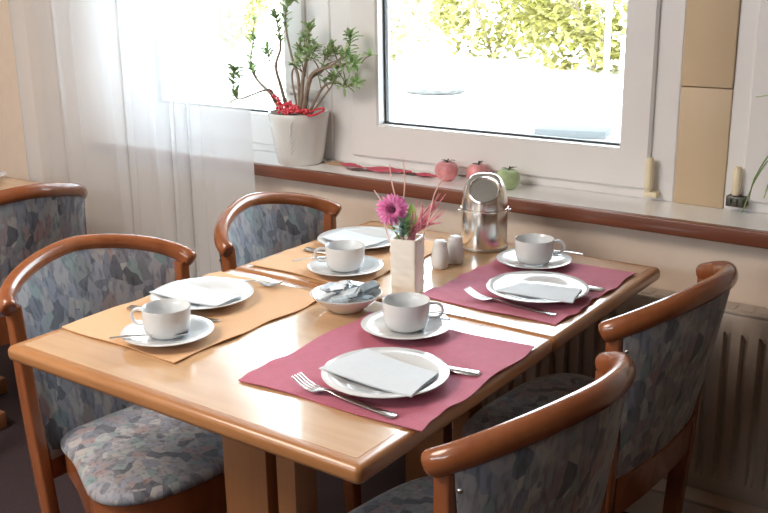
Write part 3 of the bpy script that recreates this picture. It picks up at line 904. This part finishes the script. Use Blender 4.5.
# pink straw tuft
t = thing('straw_tuft', 'tuft of pink dyed straw standing right in the vase', 'dried grass', (.436, .660, .80))
bm = bmesh.new(); rnd = random.Random(5)
for k in range(46):
    a = rnd.uniform(-1, 1); L = rnd.uniform(.08, .19); b = rnd.uniform(-.5, .5)
    tip = Vector((.040 + .030 * a + .01 * b, .018 + .020 * a + .012 * b, L)) * 1.0
    tip.z *= .86; mid = tip * .55 + Vector((-.014 * a - .008 + .012 * b, .006 * b - .005, .010))
    tip.x *= .85; b0 = Vector((rnd.uniform(-.004, .004), rnd.uniform(-.004, .004), 0)); mid.z = max(mid.z, .088); tip.z = max(tip.z, .10)
    tube(bm, smooth_path([b0, b0 + Vector((.003 * a, .002 * a, .066)), mid, tip], 4), [.0011] * 12 + [.0006], 5)
obj('straws', bm, M['straw'], t)
for i, (tip, bend, lab) in enumerate([((.352, .648, .960), -.012, 'pale curly twig leaning far left over the gerbera'), ((.384, .660, 1.018), .008, 'tall pale twig rising above the gerbera petals'),
                                      ((.417, .662, 1.025), -.006, 'tall pale twig between gerbera and green leaf'), ((.500, .690, 1.000), .010, 'pale pink twig bending right above straw tuft')]):
    base = Vector((.424 + .004 * i - .006, .655, .80)); tp = Vector(tip); d = tp - base
    bm = bmesh.new(); tube(bm, smooth_path([(0, 0, 0), d * .4 + Vector((bend, 0, .01)), d * .75 + Vector((-bend * .3, 0, .01)), d], 5), [.0014] * 15 + [.0007], 6)
    tag(obj('twig', bm, M['twig']), lab, 'twig', 'pale twigs in the vase', base)

# shakers
def shaker(label, loc, holes):
    t = thing('shaker', label, 'shaker', loc, 0, 'white salt and pepper shakers')
    bm = bmesh.new()
    lathe(bm, [(0, 0), (.0155, 0), (.0180, .002), (.0202, .012), (.0204, .023), (.0188, .037), (.0166, .048), (.0157, .053), (.0160, .0555), (.0157, .060), (.0136, .0635), (.0080, .0655), (0, .0662)], 36)
    b = obj('shaker_body', bm, M['porcelain'], t, angle=60)
    for k in range(holes):
        a = 2 * PI * k / holes; r = .0055 if holes > 1 else 0
        bm = bmesh.new(); lathe(bm, [(0, 0), (.0010, 0), (.0010, .0005), (0, .0006)], 8, (r * math.cos(a), r * math.sin(a), .0657)); obj('hole', bm, M['gasket'], b)
shaker('white porcelain shaker in front, nearer the vase', (.395, .835, TZ + .0005), 4)
shaker('white porcelain shaker behind, nearer the steel canister', (.403, .887, TZ + .0005), 3)

# steel table bin with tilting lid
JX, JY = .392, 1.036
t = thing('table_bin', 'polished steel canister with a round tilting lid', 'canister', (JX, JY, TZ + .0005), 0)
bm = bmesh.new(); lathe(bm, [(0, 0), (.052, 0), (.0545, .002), (.0552, .006), (.0552, .098), (.0545, .0995), (.050, .100), (0, .100)], 64); obj('bin_body', bm, M['steel'], t, angle=40)
bm = bmesh.new(); lathe(bm, [(.0553, .096), (.0566, .0965), (.0569, .099), (.0564, .1018), (.0545, .102), (.0545, .096), (.0553, .096)], 64); obj('rim', bm, M['steel'], t, angle=60)
bm = bmesh.new(); lathe(bm, [(.0553, .003), (.0565, .004), (.0565, .008), (.0553, .009)], 64); obj('base_ring', bm, M['brushed'], t, angle=60)
nd = Vector((.92, -1.80, 2.0)).normalized(); dd = .047
bm = bmesh.new(); prof = [(.0552 * math.cos(PI / 2 * k / 18) ** .58, .1022 + .080 * math.sin(PI / 2 * k / 18)) for k in range(18)] + [(0, .1822)]
prof = [(0, .1018), (.0540, .1018)] + prof
lathe(bm, prof, 64)
ctr = Vector((0, 0, .114))
g = bmesh.ops.bisect_plane(bm, geom=bm.verts[:] + bm.edges[:] + bm.faces[:], plane_co=ctr + nd * dd, plane_no=nd, clear_outer=True)
bmesh.ops.holes_fill(bm, edges=[e for e in bm.edges if e.is_boundary], sides=0)
obj('lid', bm, M['steel'], t, angle=30)
qt = nd.to_track_quat('Z', 'Y').to_matrix()
def disc(prof, n=48):
    bm = bmesh.new(); lathe(bm, prof, n)
    for v in bm.verts: v.co = ctr + nd * (dd + .0004) + qt @ v.co
    return bm
o = obj('lid_flap', disc([(0, 0), (.0315, 0), (.0315, .002), (0, .0026)]), M['brushed'], t, angle=40); o['label'] = 'frosted round flap'
obj('flap_ring', disc([(.0315, 0), (.0375, 0), (.0380, .003), (.0350, .0048), (.0318, .003), (.0315, 0)]), M['steel'], t, angle=60)
for s in (-1, 1):
    bm = bmesh.new(); d = Vector((.81, .586, 0)) * s
    pts = [d * .0550 + Vector((0, 0, .092)), d * .059 + Vector((0, 0, .093)), d * .0630 + Vector((0, 0, .093))]
    tube(bm, pts, [.003, .0026, .0034], 12, [.0024, .002, .0028]); obj('side_lug', bm, M['steel'], t, angle=60)

# ================================================================== SILL DECORATION
def apple(label, loc, mat, rz):
    t = thing('decorative_apple', label, 'apple', loc, rz, 'apples on the window sill')
    prof = [(0, .004), (.008, .001), (.016, 0), (.024, .006), (.031, .018), (.0335, .030), (.031, .042), (.024, .050), (.014, .0535), (.007, .0510), (.003, .046), (0, .044)]
    bm = bmesh.new(); lathe(bm, prof, 40)
    for v in bm.verts:
        a = math.atan2(v.co.y, v.co.x); f = 1 + .02 * math.cos(5 * a) * (1 - v.co.z / .05); v.co.x *= f; v.co.y *= f
    obj('fruit', bm, M[mat], t, angle=80)
    bm = bmesh.new(); tube(bm, smooth_path([(0, 0, .045), (.002, 0, .054), (.006, .002, .061)], 4), .0018, 8); st = obj('stem', bm, M['stem'], t)
    bm = bmesh.new(); leaf(bm, (.002, 0, .054), (1, .2, .15), .024, .013, th=.0006); leaf(bm, (.002, 0, .054), (-1, .3, .12), .020, .012, th=.0006); obj('apple_leaf', bm, M['stem'], t, angle=80)
    return t
apple('glossy pink apple with dark leaf, leftmost on sill', (.080, 1.358, SILL + .0005), 'applered', .2)
apple('glossy pink apple partly hidden behind steel canister lid', (.175, 1.372, SILL + .0005), 'applered', 1.4)
apple('green apple with dark leaf, rightmost on sill', (.281, 1.352, SILL + .0005), 'applegreen', .8)

# felt leaves laid along the sill
def felt_leaf(label, x, y, L, w, rz, mat, z):
    def f(u, v):
        a = u * 2 - 1; sh = (1 - abs(a) ** 1.7) * (1 + .12 * math.cos(a * 14))
        return Vector((a * L / 2, (v - .5) * w * max(.06, sh), .003 + .0012 * math.sin(a * 5 + v * 3)))
    bm = bmesh.new(); sheet(bm, f, 26, 6, .0022)
    tag(obj('felt_leaf', bm, M[mat], angle=60), label, 'leaf ornament', 'felt leaves on the sill', (x, y, z), rz)
Z0 = SILL + .0006
felt_leaf('tan felt leaf next to the white plant pot', -.335, 1.385, .12, .045, .05, 'felttan', Z0)
felt_leaf('dull red felt leaf overlapping the tan leaf on sill', -.270, 1.368, .10, .036, -.2, 'feltred', Z0 + .0045)
felt_leaf('dark brown felt leaf before the big red leaf', -.215, 1.342, .09, .030, .15, 'feltdark', Z0)
felt_leaf('large bright red felt leaf in middle of sill', -.135, 1.365, .17, .062, .12, 'feltred', Z0 + .0048)
felt_leaf('dark felt leaf right of the large red leaf', -.035, 1.372, .10, .026, .1, 'feltdark', Z0)
felt_leaf('small red felt leaf just left of pink apple', .005, 1.366, .085, .036, -.05, 'feltred', Z0 + .0045)

# potted jade plant
PX, PY = -.452, 1.345
t = thing('potted_plant', 'jade plant with bare branches in white glazed pot', 'plant', (PX, PY, SILL + .0005))
bm = bmesh.new()
lathe(bm, [(0, 0), (.066, 0), (.070, .003), (.075, .03), (.090, .13), (.0950, .158), (.0935, .160), (.0900, .158), (.085, .135), (0, .135)], 56)
obj('pot', bm, M['pot'], t, angle=60)
bm = bmesh.new(); cd = math.atan2(-2.28, 1.98)
for k in range(7):
    P_ = []
    for q in range(7):
        f = q / 6; z = .035 + .013 * k + .030 * f; a = cd - .38 + .06 * k / 6 + (.30 - .02 * k) * f * f - .05 * f
        P_.append((( .0745 + (z - .03) * .155) * math.cos(a), (.0745 + (z - .03) * .155) * math.sin(a), z))
    tube(bm, P_, [.0008, .0022, .003, .003, .0026, .0018, .0008], 8, [.0008, .0022, .003, .003, .0026, .0018, .0008])
obj('pot_relief', bm, M['pot'], t)
bm = bmesh.new(); lathe(bm, [(0, .1355), (.083, .1355), (.084, .140), (.05, .146), (0, .148)], 32); obj('soil', bm, M['soil'], t)
BR = [
 [(-.500, .965), (-.545, 1.005), (-.567, 1.029), (-.627, 1.077), (-.638, 1.134), (-.625, 1.206)],
 [(-.545, 1.005, 1.345), (-.520, 1.048, 1.30), (-.494, 1.056, 1.235), (-.488, 1.050, 1.18), (-.508, 1.040, 1.145), (-.512, 1.060, 1.13), (-.503, 1.100, 1.12), (-.495, 1.128, 1.12)],
 [(-.490, .965), (-.524, 1.047), (-.541, 1.117), (-.523, 1.178), (-.530, 1.243), (-.538, 1.273)],
 [(-.453, .965), (-.441, 1.082), (-.465, 1.141), (-.487, 1.219), (-.477, 1.278), (-.462, 1.318)],
 [(-.448, .965), (-.427, 1.092), (-.414, 1.172), (-.407, 1.240)],
 [(-.440, .965), (-.394, 1.089), (-.329, 1.122), (-.253, 1.137), (-.205, 1.141)],
 [(-.425, .965), (-.357, 1.061), (-.299, 1.079), (-.261, 1.069), (-.224, 1.085)],
 [(-.420, .965), (-.331, 1.053), (-.305, 1.074), (-.285, 1.100)],
 [(-.457, .980), (-.481, 1.090), (-.458, 1.131), (-.443, 1.171)],
 [(-.329, 1.122), (-.290, 1.143), (-.252, 1.187), (-.240, 1.222)],
 [(-.394, 1.089), (-.368, 1.110), (-.340, 1.145), (-.314, 1.172)],
 [(-.541, 1.117), (-.560, 1.132), (-.575, 1.165)],
 [(-.360, 1.100), (-.320, 1.135), (-.270, 1.150), (-.235, 1.170)],
 [(-.427, 1.092), (-.400, 1.140), (-.375, 1.175)],
]
DEP = [0, -.02, .01, -.01, .012, -.025, .0, -.02, .015, .0, .01, .0, -.02, -.02]
R0 = [.0080, .0042, .0070, .0055, .0070, .0085, .005, .0038, .0038, .0036, .0036, .0028, .0028, .0028]
bmw = bmesh.new(); bml = bmesh.new(); rnd = random.Random(3)
for b, dp, r0 in zip(BR, DEP, R0):
    pts = []
    for i, xz in enumerate(b):
        x, z = xz[:2]; f = i / (len(b) - 1)
        pts.append(Vector((x - PX, xz[2] - PY, z - SILL)) if len(xz) == 3 else Vector((x - PX, dp * f + .006 * math.sin(3 * i + x * 40), z - SILL)))
    pp = smooth_path(pts, 5); n = len(pp)
    tube(bmw, pp, [r0 * (1 - .78 * i / (n - 1)) for i in range(n)], 8)
    nl = max(6, int(n * .42))
    for i in range(n - nl, n):
        for q in range(2):
            a = (i * PI / 2) + q * PI + rnd.uniform(-.4, .4)
            tdir = (pp[min(i + 1, n - 1)] - pp[max(i - 1, 0)]).normalized()
            s = tdir.cross(Vector((.3, .9, .1))).normalized(); u = s.cross(tdir)
            d = (s * math.cos(a) + u * math.sin(a)) * .95 + tdir * .5 + Vector((0, 0, .15))
            if rnd.random() < .94: leaf(bml, pp[i], d, rnd.uniform(.022, .037), rnd.uniform(.010, .014), th=.0012)
    for q in range(9):
        d = Vector((rnd.uniform(-1, 1), rnd.uniform(-1, 1), rnd.uniform(-.3, 1)))
        leaf(bml, pp[-1] - Vector((rnd.uniform(-.006, .006), rnd.uniform(-.008, .008), rnd.uniform(0, .016))), d, rnd.uniform(.022, .036), rnd.uniform(.010, .014), th=.0013)
# stray twigs with small leaf tufts
for k in range(22):
    b = rnd.choice(BR[:1] + BR[2:]); i = rnd.randrange(1, len(b)); x, z = b[i]; x += rnd.uniform(-.03, .03); z += rnd.uniform(0, .04)
    base = Vector((b[i][0] - PX, rnd.uniform(-.01, .01), b[i][1] - SILL)); tip = Vector((x - PX, rnd.uniform(-.035, .03), z - SILL + .015))
    tube(bmw, [base, base.lerp(tip, .5) + Vector((0, 0, .004)), tip], [.0020, .0016, .0012], 6)
    for q in range(7):
        leaf(bml, tip, (rnd.uniform(-1, 1), rnd.uniform(-1, 1), rnd.uniform(-.2, 1)), rnd.uniform(.016, .028), rnd.uniform(.008, .012), th=.001)
obj('branches', bmw, M['bark'], t, angle=80); obj('foliage', bml, M['jade'], t, angle=80)
# dry moss and red bead garland laid among the stems
bm = bmesh.new(); rnd = random.Random(8)
G = smooth_path([(-.505, 1.292, 1.040), (-.475, 1.284, 1.020), (-.450, 1.276, 1.002), (-.420, 1.272, .998), (-.392, 1.278, 1.000), (-.370, 1.290, .990), (-.400, 1.270, 1.006), (-.440, 1.274, .993), (-.478, 1.285, 1.000), (-.44, 1.28, 1.015), (-.40, 1.285, .995)], 7)
for p in G:
    for q in range(2):
        c = p + Vector((rnd.uniform(-.008, .008), rnd.uniform(-.008, .008), rnd.uniform(-.008, .008)))
        r = rnd.uniform(.0030, .0055)
        lathe(bm, [(0, -r), (r * .7, -r * .7), (r, 0), (r * .7, r * .7), (0, r)], 8, c)
G2 = [Vector((-.345 + .028 * math.cos(a), 1.300 + .02 * math.sin(a), .995 + .010 * math.sin(a + .6))) for a in [2 * PI * k / 20 for k in range(21)]]
tube(bm, G2, .003, 6)
tube(bm, smooth_path([(-.52, 1.30, 1.028), (-.49, 1.288, 1.036), (-.46, 1.28, 1.012), (-.43, 1.275, 1.02), (-.39, 1.28, 1.004), (-.36, 1.30, .995)], 5), .0022, 6)
tag(obj('bead_garland', bm, M['redbead']), 'red bead garland lying in the white plant pot', 'garland')

# spider plant at the right edge, its pot just out of view
t = thing('spider_plant', 'spider plant reaching in at the right picture edge', 'plant', (1.07, 1.355, SILL + .0005))
bm = bmesh.new(); lathe(bm, [(0, 0), (.045, 0), (.048, .003), (.060, .095), (.063, .10), (.058, .10), (.055, .085), (0, .085)], 40); obj('pot', bm, M['terracotta'], t)
bm = bmesh.new(); rnd = random.Random(2)
def blade(path, w):
    pp = smooth_path(path, 6); n = len(pp)
    L = [(i / (n - 1)) for i in range(n)]; rows = []
    for i, p in enumerate(pp):
        tt, s, u = frame_at(pp, i); ww = w * (1 - L[i] ** 3) * .5 + .0006
        rows.append([bm.verts.new(p - s * ww + u * .001), bm.verts.new(p - u * .001), bm.verts.new(p + s * ww + u * .001), bm.verts.new(p + u * .0004)])
    for a, b in zip(rows, rows[1:]):
        for k in range(4): bm.faces.new((a[k], a[(k + 1) % 4], b[(k + 1) % 4], b[k]))
    bm.faces.new(rows[0][::-1]); bm.faces.new(rows[-1])
B0 = (0, 0, .085)
blade([B0, (-.04, -.02, .17), (-.095, -.03, .165), (-.135, -.03, .10), (-.158, -.03, .020)], .02)
blade([B0, (-.04, -.01, .18), (-.10, -.01, .175), (-.142, -.01, .10), (-.150, -.01, .05)], .02)
blade([B0, (-.03, .0, .22), (-.08, .0, .292), (-.160, .0, .285)], .010)
blade([B0, (-.05, .02, .15), (-.105, .02, .12), (-.125, .02, .05)], .012)
for k in range(16):
    a = rnd.uniform(-1.9, 1.9); L = rnd.uniform(.12, .2)
    blade([B0, (.4 * L * math.cos(a), .25 * L * math.sin(a), .17), (.8 * L * math.cos(a), .35 * L * math.sin(a), .17), (1.0 * L * math.cos(a), .4 * L * math.sin(a), .09)], .011)
obj('foliage', bm, M['spider'], t, angle=180)

# ================================================================== OUTSIDE
bm = bmesh.new(); box(bm, -90, 60, 1.56, 140, -.62, -.5); structure(obj('ground', bm, M['paving'], smooth=False))
def bush(label, x, y, h, r, n, mat, seed, base=-.5, lw=.22):
    rnd = random.Random(seed)
    t = thing('bush', label, 'bush', (x, y, base), 0, 'sunlit bushes outside')
    bm = bmesh.new()
    for k in range(5):
        a = rnd.uniform(0, 6.28); tube(bm, [(0, 0, 0), (r * .3 * math.cos(a), r * .3 * math.sin(a), h * .45), (r * .6 * math.cos(a), r * .6 * math.sin(a), h * .8)], [.03, .022, .01], 6)
    obj('branches', bm, M['outwood'], t)
    bm = bmesh.new()
    for k in range(n):
        a = rnd.uniform(0, 6.28); e = rnd.uniform(-1, 1); rr = rnd.uniform(.55, 1.0) ** .5
        lump = 1 + .16 * math.sin(3 * a + seed) + .12 * math.sin(5 * e + 2 * a)
        p = Vector((r * rr * lump * math.sqrt(1 - e * e) * math.cos(a), r * .7 * rr * lump * math.sqrt(1 - e * e) * math.sin(a), h * (.5 + .5 * e * rr * lump)))
        if p.z < 0: p.z = abs(p.z) * .3
        leaf(bm, p, (rnd.uniform(-1, 1), rnd.uniform(-1, 1), rnd.uniform(-.6, .8)), lw * rnd.uniform(.7, 1.3), lw * .6)
    obj('foliage', bm, M[mat], t, angle=180)
bush('dense yellow green bush seen through right half of window', -6.4, 16.9, 3.2, 1.9, 3600, 'bush', 11)
bush('yellow green bush left of the dense one outside', -9.6, 18.6, 2.9, 1.8, 2200, 'bush', 12)
bush('yellow green bush by the white post outside', -2.6, 20.6, 3.1, 1.5, 2000, 'bush', 13)
bush('yellow green bush behind the pale low bush outside', -9.9, 23.5, 3.0, 2.2, 2200, 'bush', 21)
bush('pale bush at left edge of main window view', -15.9, 25.5, 2.6, 2.2, 1500, 'bush2', 22)
bush('pale low bush in outdoor left half of main window', -10.8, 15.0, 1.5, 1.4, 900, 'bush2', 14)
bush('pale bush behind the low one outside', -14.6, 22.2, 2.4, 1.8, 1200, 'bush2', 15)
bush('yellow bush seen through top left of main window', -13.3, 18.2, 3.0, 1.08, 1800, 'bush', 31)
bush('yellow bush seen through the left window by plant', -17.4, 18.0, 4.2, 2.0, 3000, 'bush', 16, lw=.2)
bush('pale bush seen through curtain outside', -23.4, 18.5, 3.4, 2.5, 1800, 'bush2', 17, lw=.2)
bm = bmesh.new(); tube(bm, [(0, 0, 0), (0, 0, 3.2)], .045, 12); lathe(bm, [(0, 3.2), (.06, 3.2), (.06, 3.24), (0, 3.27)], 12)
tag(obj('post', bm, M['whitepaint']), 'slim white post in front of the bushes outside', 'post', None, (-5.02, 14.3, -.5))
bm = bmesh.new(); box(bm, -.28, .28, -.28, .28, 0, .80, .02); box(bm, -.32, .32, -.32, .32, .80, .87, .01)
tag(obj('pillar', bm, M['whitepaint']), 'broad white pillar outside at the right of the window', 'pillar', None, (-4.36, 14.2, -.5))
bm = bmesh.new(); box(bm, -.42, .42, -.3, .3, 0, .10, .02)
tag(obj('stone_slab', bm, M['slab']), 'bluish paving slab outside low in the window corner', 'slab', None, (-3.42, 9.72, -.5), .25)
bm = bmesh.new(); bmesh.ops.create_icosphere(bm, subdivisions=3, radius=1)
for v in bm.verts:
    q = v.co.copy(); v.co = Vector((q.x * .5, q.y * .3, max(0, .05 + q.z * .09))) * (1 + .1 * math.sin(7 * q.x + 5 * q.y))
tag(obj('boulder', bm, M['stone']), 'low grey boulder on the bright ground outside', 'rock', None, (-7.1, 12.3, -.5), .4)

# ================================================================== LIGHT
world = bpy.data.worlds.new('sky'); scene.world = world; world.use_nodes = True
bg = world.node_tree.nodes['Background']; bg.inputs['Color'].default_value = (.83, .93, 1.0, 1); bg.inputs['Strength'].default_value = 5.6
sun = bpy.data.lights.new('sun', 'SUN'); sun.energy = 4; sun.angle = math.radians(1); sun.color = (1, .95, .86)
so = bpy.data.objects.new('sun', sun); link(so); d = Vector((.25, 1, -.85)).normalized()
so.rotation_euler = d.to_track_quat('-Z', 'Y').to_euler()
def portal(name, loc, d, sx, sy):
    l = bpy.data.lights.new(name, 'AREA'); l.shape = 'RECTANGLE'; l.size = sx; l.size_y = sy; l.energy = 1
    l.cycles.is_portal = True
    o = bpy.data.objects.new(name, l); o.location = loc; link(o)
    o.rotation_euler = Vector(d).to_track_quat('-Z', 'Z').to_euler() if False else Vector(d).to_track_quat('-Z', 'Y').to_euler()
portal('portal_left', (-.89, 1.55, 1.5), (0, -1, 0), .9, 1.3)
portal('portal_middle', (.19, 1.55, 1.5), (0, -1, 0), 1.0, 1.3)
portal('portal_right', (1.3, 1.55, 1.5), (0, -1, 0), .9, 1.3)
portal('portal_back', (-.45, YB - .21, 2.05), (0, 1, 0), 2.9, .5)  # guides sky light through the added rear opening
fill = bpy.data.lights.new('fill_light', 'AREA'); fill.shape = 'DISK'; fill.size = 1.3; fill.energy = 30; fill.color = (1, .86, .74)  # warm fill added behind the camera, stands for no known fixture
lo = bpy.data.objects.new('fill_light', fill); lo.location = (-.5, -1.15, 2.45); link(lo)

# ================================================================== CAMERA
cam = bpy.data.cameras.new('camera'); cam.sensor_width = 36; cam.lens = 974.3288 / 768 * 36; cam.clip_start = .05; cam.clip_end = 500
co = bpy.data.objects.new('camera', cam)
r = Vector((0.8102129849, 0.5859655102, -0.0141187791)); u = Vector((-0.1535098268, 0.2353815885, 0.9597032046)); f = Vector((-0.5656762786, 0.7753966267, -0.2806606834))
co.matrix_world = Matrix(((r.x, u.x, -f.x, 1.53452423), (r.y, u.y, -f.y, -0.94135107), (r.z, u.z, -f.z, 1.39518259), (0, 0, 0, 1)))
link(co); scene.camera = co

scene.view_settings.view_transform = 'Standard'; scene.view_settings.look = 'None'
scene.view_settings.exposure = 1.25; scene.view_settings.gamma = 1; scene.view_settings.use_curve_mapping = False
try:
    scene.cycles.use_denoising = True
    scene.cycles.max_bounces = 10; scene.cycles.diffuse_bounces = 5; scene.cycles.transparent_max_bounces = 16
    scene.cycles.sample_clamp_indirect = 8
    scene.cycles.caustics_reflective = False; scene.cycles.caustics_refractive = False
except Exception: pass
